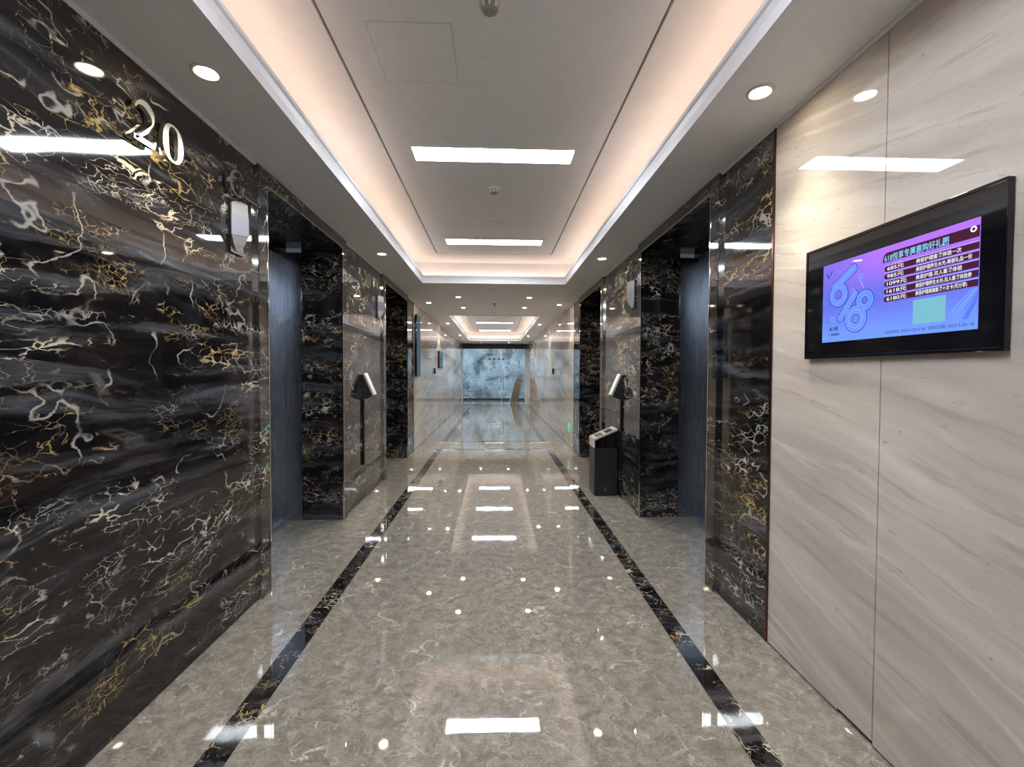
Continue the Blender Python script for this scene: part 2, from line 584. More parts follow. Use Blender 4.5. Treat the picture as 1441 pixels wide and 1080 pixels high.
WALLS = {}
for s, side in ((-1, 'left'), (1, 'right')):
    bm = bmesh.new()
    segs = [(YB - 0.2, DOORS[0][0] - ARCH), (DOORS[0][1] + ARCH, DOORS[1][0] - ARCH), (DOORS[1][1] + ARCH, YG)]
    for a, b in segs:
        box(bm, X(s, HW + 0.021), X(s, HW + 0.20), a, b, -0.02, ZC + 0.03)
    w = obj('wall_' + side, bm, 'core')
    tag(w, 'black marble and cream marble clad wall on the %s elevator side' % ('letter G' if s < 0 else 'price screen'),
        kind='structure')
    WALLS[s] = w
    d0, d1 = DOORS
    wall_slab(w, s, d0[1] + ARCH, d1[0] - ARCH, 'bm')
    wall_slab(w, s, d1[1] + ARCH, 7.86, 'bm')
    bx('edge_trim', (X(s, HW - 0.004), X(s, HW + 0.02), 7.861, 7.873, ZS, ZC), 'trim_brown', w)
    y = 7.874
    ends = [9.487, 11.1, 12.7, 14.3, 15.9, 17.5, YG]
    for e in ends:
        wall_slab(w, s, y, e, 'cream')
        y = e
w = WALLS[-1]
for a, b in ((YB, -1.5), (-1.5, 0.6), (0.6, DOORS[0][0] - ARCH)):
    wall_slab(w, -1, a, b, 'bm')
w = WALLS[1]
wall_slab(w, 1, 2.215, DOORS[0][0] - ARCH, 'bm')
bx('edge_trim', (X(1, HW - 0.006), X(1, HW + 0.02), 2.200, 2.214, ZS, ZC), 'trim_brown', w)
bm = bmesh.new()                                # cream slab with a cut-out lower corner for the repair piece
prism(bm, [(1.7335, 0.010), (2.1985, 0.010), (2.1985, ZC + 0.03), (1.566, ZC + 0.03), (1.566, 0.302), (1.7335, 0.302)],
      0, X(1, HW), X(1, HW + 0.02))
obj('marble_slab', bm, 'cream', w)
bx('marble_patch', (X(1, HW), X(1, HW + 0.02), 1.567, 1.7325, 0.022, 0.3012), 'cream', w)
for a, b in ((0.30, 1.564), (-0.9, 0.30), (-2.1, -0.9), (YB, -2.1)):
    wall_slab(w, 1, a, b, 'cream')

bm = bmesh.new()
box(bm, X(1, -1.62), X(1, 1.62), YB - 0.2, YB - 0.021, -0.02, ZC + 0.05)
wb = obj('wall_back', bm, 'core')
tag(wb, 'cream marble end wall behind the viewer', kind='structure')
for i in range(4):
    a = X(1, -HW) + i * HW / 2
    bx('marble_slab', (a + .001, a + HW / 2 - .001, YB - 0.02, YB, ZS, ZC + 0.03), 'cream', wb)

# ------------------------------------------------------------------ ceiling with two cove-lit trays
TH = 1.0155
TRAYS = [(-1.55, 6.24), (9.76, 17.45)]
bm = bmesh.new()
for s in (-1, 1):
    box(bm, X(s, TH), X(s, HW + 0.25), YB - 0.2, YG + 0.06, ZC, ZC + 0.05)
ys = [YB - 0.2, TRAYS[0][0], TRAYS[0][1], TRAYS[1][0], TRAYS[1][1], YG + 0.06]
for a, b in ((ys[0], ys[1]), (ys[2], ys[3]), (ys[4], ys[5])):
    box(bm, X(1, -TH), X(1, TH), a, b, ZC, ZC + 0.05)
ceiling = obj('ceiling', bm, 'paint')
tag(ceiling, 'white painted soffit with two raised cove-lit trays', kind='structure')
TR = 0.15                                       # depth of the light trough behind the moulding
MOULD = [(-0.03, -0.006), (0.014, -0.006), (0.014, 0.008), (0.006, 0.014), (0.008, 0.05), (0.016, 0.078),
         (0.026, 0.086), (0.026, 0.104), (-0.03, 0.104)]
GV = 0.766                                      # shadow groove offset from the centre line
for y0, y1 in TRAYS:
    # moulding swept round the opening with mitred corners
    bm = bmesh.new()
    rings = []
    for i, dz in MOULD:
        cs = [(X(-1, TH - i), y0 + i), (X(1, TH - i), y0 + i), (X(1, TH - i), y1 - i), (X(-1, TH - i), y1 - i)]
        rings.append([bm.verts.new((c[0], c[1], ZC + dz)) for c in cs])
    n = len(rings)
    for k in range(n):
        A, B = rings[k], rings[(k + 1) % n]
        for j in range(4):
            bm.faces.new((A[j], A[(j + 1) % 4], B[(j + 1) % 4], B[j]))
    bmesh.ops.recalc_face_normals(bm, faces=bm.faces[:])
    obj('tray_moulding', bm, 'mould', ceiling)
    xo = TH + TR
    bm = bmesh.new()                            # upstands of the trough
    for s in (-1, 1):
        box(bm, X(s, xo), X(s, xo + 0.03), y0 - TR, y1 + TR, ZC + 0.05, ZT + 0.02)
    box(bm, X(-1, xo + .03), X(1, xo + .03), y0 - TR - 0.03, y0 - TR, ZC + 0.05, ZT + 0.02)
    box(bm, X(-1, xo + .03), X(1, xo + .03), y1 + TR, y1 + TR + 0.03, ZC + 0.05, ZT + 0.02)
    obj('tray_upstand', bm, 'paint', ceiling)
    gy0, gy1, gw = y0 + 0.34, y1 - 0.34, 0.014
    bm = bmesh.new()                            # outer tray board, four pieces round the groove
    box(bm, X(-1, xo), X(-1, GV), y0 - TR, y1 + TR, ZT, ZT + 0.02)
    box(bm, X(1, GV), X(1, xo), y0 - TR, y1 + TR, ZT, ZT + 0.02)
    box(bm, X(-1, GV), X(1, GV), y0 - TR, gy0, ZT, ZT + 0.02)
    box(bm, X(-1, GV), X(1, GV), gy1, y1 + TR, ZT, ZT + 0.02)
    obj('tray_border_board', bm, 'paint', ceiling)
    bx('tray_centre_board', (X(-1, GV - gw), X(1, GV - gw), gy0 + gw, gy1 - gw, ZT, ZT + 0.02), 'paint', ceiling)
    bm = bmesh.new()                            # groove lining above the gap
    box(bm, X(-1, GV + .01), X(1, GV + .01), gy0 - .01, gy1 + .01, ZT + 0.0205, ZT + 0.03)
    obj('groove_lining', bm, 'groove', ceiling)
# slim cornice where walls meet the soffit
for n_, s in ((1, -1), (2, 1)):
    bm = bmesh.new()
    prism(bm, [(X(s, HW), ZC - 0.014), (X(s, HW), ZC), (X(s, HW - 0.014), ZC), (X(s, HW - 0.014), ZC - 0.006),
               (X(s, HW - 0.005), ZC - 0.014)], 1, YB, YG - 0.001)
    t = obj('trim_%d' % n_, bm, 'mould')
    tag(t, 'slim white cornice along the top of the %s wall' % ('black marble' if s < 0 else 'cream marble'), kind='structure')
# access hatch outline in the first tray
hx0, hx1, hy0, hy1 = -0.585, -0.205, 2.035, 2.44
bm = bmesh.new()
for b_ in ((hx0 - .004, hx0 - .0003, hy0 - .004, hy1 + .004), (hx1 + .0003, hx1 + .004, hy0 - .004, hy1 + .004),
           (hx0, hx1, hy0 - .004, hy0 - .0003), (hx0, hx1, hy1 + .0003, hy1 + .004)):
    box(bm, *b_, ZT - 0.0012, ZT - 0.0002)
obj('hatch_seam', bm, 'seam', ceiling)
bx('access_hatch', (hx0, hx1, hy0, hy1, ZT - 0.002, ZT - 0.0002), 'paint', ceiling)

# ------------------------------------------------------------------ cove light strips and light panels
for (y0, y1), where in zip(TRAYS, ('the ceiling tray between the elevators', 'the ceiling tray before the glass doors')):
    root = empty('cove_light', (XC, (y0 + y1) / 2, ZC + 0.05))
    tag(root, 'warm LED strip hidden behind the moulding of ' + where, 'cove light')
    yl, xo = (y1 - y0) / 2, TH
    for s in (-1, 1):
        bx('led_strip', (s * (xo + 0.095), s * (xo + 0.125), -yl, yl, 0.0005, 0.036), 'cove', root)
        bx('led_strip', (-xo - 0.02, xo + 0.02, s * (yl + 0.095), s * (yl + 0.125), 0.0005, 0.036), 'cove', root)


def panel_light():
    r = empty('ceiling_light')
    w, d = 0.57, 0.098
    bm = bmesh.new()
    t = 0.010
    box(bm, -w - t, w + t, -d - t, -d, -0.008, -0.0005)
    box(bm, -w - t, w + t, d, d + t, -0.008, -0.0005)
    box(bm, -w - t, -w, -d, d, -0.008, -0.0005)
    box(bm, w, w + t, -d, d, -0.008, -0.0005)
    obj('frame', bm, 'whiteplastic', r)
    bx('diffuser', (-w + .0005, w - .0005, -d + .0005, d - .0005, -0.006, -0.001), 'panel', r)
    return r


pl = panel_light()
spots = [(3.22, 'white ceiling light panel nearest the wall-mounted price screen'),
         (5.34, 'white ceiling light panel at the far end of the first ceiling tray'),
         (1.10, 'white ceiling light panel behind the smoke detector, out over the viewer'),
         (-1.02, 'white ceiling light panel at the back end of the first tray'),
         (11.50, 'ceiling light panel of the second tray furthest from the glass doors'),
         (14.0, 'middle ceiling light panel of the second tray'),
         (16.5, 'ceiling light panel of the second tray nearest the glass doors')]
for i, (y, lab) in enumerate(spots):
    o = pl if i == 0 else dup(pl, (0, 0, 0))
    o.location = (XC, y, ZT)
    tag(o, lab, 'ceiling light', 'light panels in the ceiling trays')


def downlight():
    r = empty('downlight')
    bm = bmesh.new()
    lathe(bm, [(0.040, -0.0005), (0.058, -0.0005), (0.058, -0.003), (0.054, -0.007), (0.046, -0.008), (0.041, -0.004)], 28)
    obj('trim_ring', bm, 'whiteplastic', r, smooth=True)
    bm = bmesh.new()
    lathe(bm, [(0.0, -0.0045), (0.03, -0.0042), (0.0405, -0.002)], 28)
    obj('lamp_disc', bm, 'lamp', r, smooth=True)
    return r


dl = downlight()
ld = bpy.data.lights.new('downlight_beam', 'SPOT')
ld.energy = SPOT_W
ld.color = (1.0, 0.87, 0.62)
ld.spot_size = math.radians(84)
ld.spot_blend = 1.0
ld.shadow_soft_size = 0.035
lo = bpy.data.objects.new('downlight_beam', ld)
COL.objects.link(lo)
lo.parent = dl
lo.location = (0, 0, -0.03)
pts = [(-1.209, 1.92), (1.173, 1.945), (-1.202, 4.74), (1.164, 4.81), (-1.20, 8.02), (1.175, 8.10),
       (-0.614, 7.37), (0.568, 7.37), (-0.618, 8.57), (0.56, 8.50), (-1.21, 11.35), (1.15, 11.45),
       (-1.197, 15.0), (1.12, 15.05), (-0.589, 18.4), (0.563, 18.35), (-1.19, -0.9), (1.17, -0.9)]


def dl_label(a, y):
    sd = 'letter G side' if a < 0 else 'price screen side'
    if y < 0:
        return 'round warm downlight behind the viewer on the ' + sd
    if y < 3:
        return 'round warm downlight in the soffit just before the near elevator, ' + sd
    if y < 6:
        return 'round warm downlight in the soffit above the steel numerals, ' + sd
    if y < 9 and abs(a) > 1:
        return 'round warm downlight close to the wall past the far elevator, ' + sd
    if y < 8:
        return 'round warm downlight between the two trays, nearer the first tray, ' + sd
    if y < 9:
        return 'round warm downlight between the two trays, nearer the second tray, ' + sd
    if y < 13:
        return 'round warm downlight beside the front half of the second tray, ' + sd
    if y < 16:
        return 'round warm downlight beside the rear half of the second tray, ' + sd
    return 'round warm downlight right before the glass doors, ' + sd


for i, (x, y) in enumerate(pts):
    o = dl if i == 0 else dup(dl, (0, 0, 0))
    o.location = (x, y, ZC)
    tag(o, dl_label(x, y), 'downlight', 'round soffit downlights')

# ------------------------------------------------------------------ elevators
ZH = 2.555                                     # underside of the opening head
DP = 1.945                                     # door face offset from the centre line
PR = 0.022                                     # architrave projection
names = {(-1, 0): 'elevator beside the letter G, first on its side',
         (-1, 1): 'elevator past the steel numerals, opposite the litter bin',
         (1, 0): 'elevator beside the wall-mounted price screen',
         (1, 1): 'elevator just past the litter bin'}
num = 0
for s in (-1, 1):
    for di, (y0, y1) in enumerate(DOORS):
        num += 1
        d = empty('door_%d' % num, (0, 0, 0))
        tag(d, 'brushed steel sliding doors in black marble surround, ' + names[(s, di)], 'elevator door', kind='structure')
        # architrave uprights, head and their chrome edge beads
        for ya, yb, edge in ((y0 - ARCH, y0, y0), (y1, y1 + ARCH, y1)):
            bx('architrave', (X(s, HW - PR), X(s, HW + 0.03), ya + .0005, yb, 0.0005, ZC - 0.0005), 'bm', d, bev=0.003)
            bx('chrome_bead', (X(s, HW - PR - 0.003), X(s, HW - PR + 0.010), edge - .004, edge + .004, 0.001, ZH + .004), 'chrome', d)
            oe = ya if edge == yb else yb
            bx('chrome_bead', (X(s, HW - PR * .8), X(s, HW + 0.004), oe - .003, oe + .003, 0.001, ZC - 0.03), 'chrome', d)
        bx('architrave_head', (X(s, HW - PR), X(s, HW + 0.03), y0 + .0005, y1 - .0005, ZH, ZC - 0.0005), 'bm', d, bev=0.003)
        bx('chrome_bead', (X(s, HW - PR - 0.003), X(s, HW - PR + 0.010), y0, y1, ZH - .004, ZH + .004), 'chrome', d)
        # reveal slabs: an outer and a slightly set-back inner one, then the steel jamb
        for sy, yy in ((-1, y0), (1, y1)):
            bx('reveal_slab', (X(s, HW + 0.031), X(s, 1.605), yy, yy + sy * 0.04, 0.0005, ZH + .02), 'bm', d)
            bx('reveal_slab', (X(s, 1.606), X(s, 1.790), yy + sy * 0.008, yy + sy * 0.04, 0.0005, ZH + .02), 'bm', d)
            bx('steel_jamb', (X(s, 1.791), X(s, DP + 0.05), yy - sy * 0.006, yy + sy * 0.04, 0.0005, ZH - .05), 'jamb', d)
        bx('recess_head', (X(s, HW + 0.031), X(s, DP + 0.05), y0 - .04, y1 + .04, ZH, ZH + 0.03), 'bm', d)
        bx('transom', (X(s, DP - 0.012), X(s, DP + 0.05), y0 - .02, y1 + .02, 2.465, ZH - .0005), 'bm', d)
        bx('sill', (X(s, DP - 0.05), X(s, DP + 0.05), y0 + .007, y1 - .007, -0.018, 0.0015), 'sill', d)
        bx('recess_floor_slab', (X(s, HW + 0.0308), X(s, DP - 0.051), y0 + .0005, y1 - .0005, -0.02, 0.0), 'floor', d)
        ym = (y0 + y1) / 2
        for ya, yb in ((y0 + .0065, ym - .0015), (ym + .0015, y1 - .0065)):
            p = bx('door_panel', (X(s, DP), X(s, DP + 0.035), ya, yb, 0.006, 2.463), 'door', d, bev=0.0015)
            if s == -1 and di == 0 and yb > ym + .2:
                for rr, mm, th in ((0.030, 'sticker', .001), (0.017, 'sticker_dark', .0014)):
                    bm = bmesh.new()
                    lathe(bm, [(0, 0), (rr, 0), (rr, th), (0, th)], 20)
                    bmesh.ops.rotate(bm, verts=bm.verts[:], matrix=Matrix.Rotation(math.pi / 2, 3, 'Y'))
                    bmesh.ops.translate(bm, verts=bm.verts[:], vec=(X(s, DP) + 0.0002, 4.10, 1.865))
                    obj('sticker', bm, mm, p)
        bm = bmesh.new()                       # shaft wall closing the recess
        box(bm, X(s, DP + 0.06), X(s, DP + 0.10), y0 - .04, y1 + .04, -.02, ZC)
        obj('shaft_wall', bm, 'core', d)

# ------------------------------------------------------------------ wall numerals, letters, lanterns, call terminals


def root_on_wall(name, s, y, z):
    return empty(name, (X(s, HW), y, z), math.radians(90 if s < 0 else -90))


def stroke(bm, pts, closed=False, y0=-0.030, y1=-0.012):
    """ribbon from (x, z, half width) points, given real thickness"""
    n = len(pts)
    L, R = [], []
    for i in range(n):
        a = pts[(i - 1) % n] if (closed or i > 0) else pts[i]
        b = pts[(i + 1) % n] if (closed or i < n - 1) else pts[i]
        dx, dz = b[0] - a[0], b[1] - a[1]
        l = math.hypot(dx, dz) or 1
        nx, nz = -dz / l, dx / l
        w = pts[i][2]
        L.append((pts[i][0] + nx * w, pts[i][1] + nz * w))
        R.append((pts[i][0] - nx * w, pts[i][1] - nz * w))
    vs_ = [[bm.verts.new((p[0], yy, p[1])) for p in P] for P in (L, R) for yy in (y0, y1)]
    Lf, Lb, Rf, Rb = vs_
    rng = range(n if closed else n - 1)
    for i in rng:
        j = (i + 1) % n
        for A, B in ((Lf, Rf), (Rf, Rb), (Rb, Lb), (Lb, Lf)):
            bm.faces.new((A[i], A[j], B[j], B[i]))
    if not closed:
        for i in (0, n - 1):
            bm.faces.new((Lf[i], Rf[i], Rb[i], Lb[i]))
    bmesh.ops.recalc_face_normals(bm, faces=bm.faces[:])


def numeral_two(bm, w=0.115, h=0.165):
    pts = []
    for i in range(13):                        # bowl
        a = math.radians(165 - i * 17.5)
        t = i / 12
        pts.append((0.5 * w + 0.40 * w * math.cos(a), h * 0.71 + 0.27 * h * math.sin(a), 0.0035 + 0.0115 * math.sin(math.pi * min(1, t * 1.05)) ** 2))
    pts += [(0.62 * w, h * 0.36, 0.0075), (0.36 * w, h * 0.18, 0.0055), (0.10 * w, h * 0.045, 0.005)]
    stroke(bm, pts)
    stroke(bm, [(0.04 * w, 0.010, 0.0095), (0.5 * w, 0.011, 0.0105), (0.93 * w, 0.012, 0.0095), (1.0 * w, 0.035, 0.003)])


def numeral_zero(bm, x0, w=0.125, h=0.165):
    pts = []
    for i in range(28):
        a = 2 * math.pi * i / 28
        wd = 0.0045 + 0.0125 * abs(math.cos(a)) ** 1.6
        pts.append((x0 + w / 2 + (w / 2 - wd) * math.cos(a), h / 2 + (h / 2 - .005) * math.sin(a), wd))
    stroke(bm, pts, closed=True)


def sign_20(s, y, z, label):
    r = root_on_wall('floor_number', s, y, z)
    bm = bmesh.new()
    numeral_two(bm)
    obj('numeral', bm, 'champagne', r)
    bm = bmesh.new()
    numeral_zero(bm, 0.155)
    obj('numeral', bm, 'champagne', r)
    for px, pz in ((0.05, 0.012), (0.06, 0.157), (0.166, 0.08), (0.270, 0.08)):
        bm = bmesh.new()
        lathe(bm, [(0, -0.012), (0.003, -0.012), (0.003, -0.0005), (0, -0.0005)], 8, 'y', (px, 0, pz))
        obj('stand_off_pin', bm, 'steel', r)
    tag(r, label, 'sign', 'steel floor numbers on the black marble')
    return r


sign_20(-1, 1.80, 2.315, 'raised steel numerals 20 on black marble beside the letter G')
sign_20(-1, 4.81, 2.335, 'raised steel numerals 20 on the black marble pier opposite the litter bin')
sign_20(1, 5.10, 2.335, 'raised steel numerals 20 on the black marble pier above the litter bin')


def letter_sign(s, y, z, ch, label):
    r = root_on_wall('elevator_letter', s, y, z)
    bm = bmesh.new()
    if ch == 'G':
        pts = []
        for i in range(17):
            a = math.radians(38 + i * 17.2)
            wd = 0.0035 + 0.0075 * max(0, -math.cos(a)) ** 1.5
            pts.append((0.066 * math.cos(a), 0.066 * math.sin(a), wd))
        stroke(bm, pts)
        stroke(bm, [(0.046, -0.052, 0.008), (0.046, -0.010, 0.008)])
        stroke(bm, [(0.022, -0.008, 0.003), (0.068, -0.008, 0.003)])
    else:
        stroke(bm, [(-0.022, -0.06, 0.006), (-0.022, 0.06, 0.006)])
        arc = [(0.012 + 0.034 * math.cos(math.radians(90 - i * 18)), 0.031 + 0.028 * math.sin(math.radians(90 - i * 18)), 0.0045) for i in range(11)]
        stroke(bm, [(-0.022, 0.059, 0.004)] + arc + [(-0.022, 0.003, 0.004)])
        arc = [(0.014 + 0.038 * math.cos(math.radians(90 - i * 18)), -0.029 + 0.031 * math.sin(math.radians(90 - i * 18)), 0.0045) for i in range(11)]
        stroke(bm, [(-0.022, 0.002, 0.004)] + arc + [(-0.022, -0.060, 0.004)])
    obj('letter', bm, 'steel', r)
    bm = bmesh.new()
    lathe(bm, [(0, -0.012), (0.003, -0.012), (0.003, -0.0005), (0, -0.0005)], 8, 'y', (-0.066 if ch == 'G' else -0.022, 0, 0))
    obj('stand_off_pin', bm, 'steel', r)
    tag(r, label, 'sign')
    return r


letter_sign(-1, 2.505, 2.43, 'G', 'chrome letter G standing off the black marble above a hall lantern')
letter_sign(-1, 5.44, 2.475, 'B', 'small chrome letter above the hall lantern opposite the litter bin')
letter_sign(1, 4.50, 2.475, 'B', 'small chrome letter above the hall lantern by the litter bin')


def lantern_mesh(bm, outline, k=1.0):
    """outline: (z, half width, projection) rings of a triangular prism standing on the wall"""
    rings = []
    for z, hw_, pr in outline:
        rings.append([bm.verts.new((-hw_ * k, -0.0135, z)), bm.verts.new((0, -0.0135 - pr * k, z)), bm.verts.new((hw_ * k, -0.0135, z))])
    bm.faces.new(rings[0])
    bm.faces.new(rings[-1][::-1])
    for A, B in zip(rings, rings[1:]):
        for i in range(3):
            j = (i + 1) % 3
            bm.faces.new((A[i], A[j], B[j], B[i]))
    bmesh.ops.recalc_face_normals(bm, faces=bm.faces[:])


def lantern():
    r = empty('hall_lantern')
    bx('back_plate', (-0.060, 0.060, -0.0130, -0.0005, -0.145, 0.145), 'black', r)
    bm = bmesh.new()
    lantern_mesh(bm, [(-0.048, 0.052, 0.064), (0.062, 0.052, 0.064)])
    obj('body', bm, 'lantern', r)
    bm = bmesh.new()
    lantern_mesh(bm, [(0.0625, 0.050, 0.061), (0.125, 0.048, 0.058), (0.142, 0.022, 0.026)])
    obj('up_lens', bm, 'lens', r)
    bm = bmesh.new()
    lantern_mesh(bm, [(-0.0485, 0.050, 0.061), (-0.095, 0.034, 0.040), (-0.128, 0.010, 0.010)])
    obj('down_lens', bm, 'lens', r)
    return r


ln = lantern()
lspots = [(-1, 2.520, 'grey wedge hall lantern with frosted lenses under the letter G'),
          (-1, 5.50, 'grey wedge hall lantern with frosted lenses on the pier opposite the litter bin'),
          (1, 4.47, 'grey wedge hall lantern with frosted lenses on the pier of the litter bin'),
          (1, 7.46, 'grey wedge hall lantern between the far elevator and the cream wall')]
for i, (s, y, lab) in enumerate(lspots):
    o = ln if i == 0 else dup(ln, (0, 0, 0))
    o.location = (X(s, HW), y, 2.195)
    o.rotation_euler = (0, 0, math.radians(90 if s < 0 else -90))
    tag(o, lab, 'lantern', 'elevator hall lanterns')


def terminal():
    r = empty('call_terminal')
    # wedge housing: face leans out towards the bottom
    bm = bmesh.new()
    prism(bm, [(-0.0005, 0.145), (-0.020, 0.150), (-0.118, -0.075), (-0.100, -0.100), (-0.0005, -0.135)], 0, -0.057, 0.057)
    obj('housing', bm, 'blackmetal', r, bev=0.002)
    bm = bmesh.new()                           # touch face set on the sloping front
    v = Vector((0, -0.098, -0.225)).normalized()
    nn = Vector((0, -0.225, 0.098)).normalized()
    c0 = Vector((0, -0.020, 0.150)) - v * 0.004
    c1 = Vector((0, -0.020, 0.150)) + v * 0.250
    pp = []
    for c in (c0, c1):
        for sx in (-0.058, 0.058):
            pp.append(c + Vector((sx, 0, 0)))
    lo = [bm.verts.new(p + nn * 0.0006) for p in pp]
    hi = [bm.verts.new(p + nn * 0.022) for p in pp]
    for q in ((0, 1, 3, 2),):
        bm.faces.new([lo[i] for i in q])
        bm.faces.new([hi[i] for i in q][::-1])
    for i, j in ((0, 1), (1, 3), (3, 2), (2, 0)):
        bm.faces.new((lo[i], lo[j], hi[j], hi[i]))
    bmesh.ops.recalc_face_normals(bm, faces=bm.faces[:])
    obj('front_plate', bm, 'silver', r, bev=0.002)
    bm = bmesh.new()
    q0, q1 = c0 + v * 0.03, c0 + v * 0.18
    vv = [bm.verts.new(p + nn * t) for t in (0.0222, 0.0236) for p in
          (q0 + Vector((-.045, 0, 0)), q0 + Vector((.045, 0, 0)), q1 + Vector((.045, 0, 0)), q1 + Vector((-.045, 0, 0)))]
    for q in ((0, 3, 2, 1), (4, 5, 6, 7), (0, 1, 5, 4), (1, 2, 6, 5), (2, 3, 7, 6), (3, 0, 4, 7)):
        bm.faces.new([vv[i] for i in q])
    bmesh.ops.recalc_face_normals(bm, faces=bm.faces[:])
    obj('touch_face', bm, 'whiteplastic', r)
    bm = bmesh.new()
    prism(bm, [(-0.0005, -0.84), (-0.022, -0.84), (-0.022, -0.1275), (-0.0005, -0.1355)], 0, -0.020, 0.020)
    obj('cable_cover', bm, 'black', r)
    return r


tm = terminal()
for i, (s, lab) in enumerate(((-1, 'silver wedge call terminal on the pier opposite the litter bin'),
                              (1, 'silver wedge call terminal on the pier above the litter bin'))):
    o = tm if i == 0 else dup(tm, (0, 0, 0))
    o.location = (X(s, HW), 4.86, 1.225)
    o.rotation_euler = (0, 0, math.radians(90 if s < 0 else -90))
    tag(o, lab, 'terminal', 'elevator call terminals')

# ------------------------------------------------------------------ litter bin
bn = empty('litter_bin', (1.258, 5.06, 0))
tag(bn, 'black square litter bin with sloping chrome ashtray top by the marble pier', 'bin')
bx('plinth', (-0.120, 0.120, -0.120, 0.120, 0.0008, 0.012), 'black', bn)
bx('body', (-0.132, 0.132, -0.132, 0.132, 0.0125, 0.545), 'blackmetal', bn, bev=0.003)
x0, x1, zl, zr = -0.133, 0.133, 0.650, 0.764


def zt_(x):
    return zl + (zr - zl) * (x - x0) / (x1 - x0)


bm = bmesh.new()
prism(bm, [(x0 + .006, 0.546), (x1 - .006, 0.546), (x1 - .006, zt_(x1) - 0.021), (x0 + .006, zt_(x0) - 0.021)], 1, -0.132, 0.132)
obj('upper_band', bm, 'blackgloss', bn)
bx('chrome_front', (x0 - .001, x0 + .0055, -0.1325, 0.1325, 0.546, zl - 0.021), 'silver', bn)


def slopebox(bm, xa, xb, ya, yb, ztop, zbot):
    lo = [(xa, ya, zt_(xa) + zbot), (xb, ya, zt_(xb) + zbot), (xb, yb, zt_(xb) + zbot), (xa, yb, zt_(xa) + zbot)]
    hi = [(xa, ya, zt_(xa) + ztop), (xb, ya, zt_(xb) + ztop), (xb, yb, zt_(xb) + ztop), (xa, yb, zt_(xa) + ztop)]
    v = [bm.verts.new(c) for c in lo + hi]
    for q in ((0, 3, 2, 1), (4, 5, 6, 7), (0, 1, 5, 4), (1, 2, 6, 5), (2, 3, 7, 6), (3, 0, 4, 7)):
        bm.faces.new([v[i] for i in q])


bm = bmesh.new()                               # chrome lid frame round two wells
slopebox(bm, x0 - .001, x0 + .035, -0.133, 0.133, 0, -0.020)
slopebox(bm, x1 - .035, x1, -0.133, 0.133, 0, -0.020)
slopebox(bm, -0.018, 0.010, -0.100, 0.100, 0, -0.020)
slopebox(bm, x0 + .035, x1 - .035, -0.133, -0.100, 0, -0.020)
slopebox(bm, x0 + .035, x1 - .035, 0.100, 0.133, 0, -0.020)
lid = obj('lid', bm, 'silver', bn)
bm = bmesh.new()
slopebox(bm, x0 + .0355, -0.0185, -0.0995, 0.0995, -0.010, -0.018)
obj('ash_tray', bm, 'steel', lid)
bm = bmesh.new()
slopebox(bm, 0.0105, x1 - .0355, -0.0995, 0.0995, -0.013, -0.019)
obj('bin_opening', bm, 'black', lid)
bm = bmesh.new()
lathe(bm, [(0.012, 0), (0.016, 0), (0.016, 0.002), (0.012, 0.002)], 16)
bmesh.ops.rotate(bm, verts=bm.verts[:], matrix=Matrix.Rotation(math.pi / 2, 3, 'X'))
bmesh.ops.translate(bm, verts=bm.verts[:], vec=(-0.005, -0.1322, 0.085))
obj('emblem', bm, 'greyplastic', bn)
bx('emblem_bar', (-0.024, 0.014, -0.1335, -0.1322, 0.058, 0.063), 'greyplastic', bn)

# ------------------------------------------------------------------ wall screens
TY0, TY1, TZ0, TZ1 = 1.158, 1.938, 1.464, 1.940
DY0, DY1, DZ0, DZ1 = 1.226, 1.832, 1.531, 1.854
tv = root_on_wall('wall_screen', 1, (TY0 + TY1) / 2, TZ0)
tag(tv, 'black flat screen with a violet and blue price list on the cream marble wall', 'screen')
W, H = TY1 - TY0, TZ1 - TZ0
D = 0.019
bx('back_housing', (-W / 2 + .012, W / 2 - .012, -0.0070, -0.0005, 0.012, H - .012), 'black', tv)
bm = bmesh.new()
e = 0.011
box(bm, -W / 2, W / 2, -D - .003, -0.001, 0, e)
box(bm, -W / 2, W / 2, -D - .003, -0.001, H - e, H)
box(bm, -W / 2, -W / 2 + e, -D - .003, -0.001, e, H - e)
box(bm, W / 2 - e, W / 2, -D - .003, -0.001, e, H - e)
obj('bezel', bm, 'blackgloss', tv, bev=0.0015)
bx('front_glass', (-W / 2 + e + .0005, W / 2 - e - .0005, -D, -D + .0115, e + .0005, H - e - .0005), 'blackgloss', tv)
# local frame of the picture: x to the right (towards the viewer), z up
cx = (TY0 + TY1) / 2
dx0 = -(DY1 - cx)
DW, DH = DY1 - DY0, DZ1 - DZ0
dz0 = DZ0 - TZ0
bm = bmesh.new()
box(bm, 0, DW, -0.0012, 0, 0, DH)
disp = obj('display', bm, 'screen', tv)
disp.location = (dx0, -D - 0.0003, dz0)
layer = [0]


def flat(name, pts, mat, lift):
    """flat print on the display, outline in picture units (0..1)"""
    bm = bmesh.new()
    yb = -0.0013 - lift
    prism(bm, [(p[0] * DW, p[1] * DH) for p in pts], 1, yb - 0.0002, yb)
    return obj(name, bm, mat, disp)


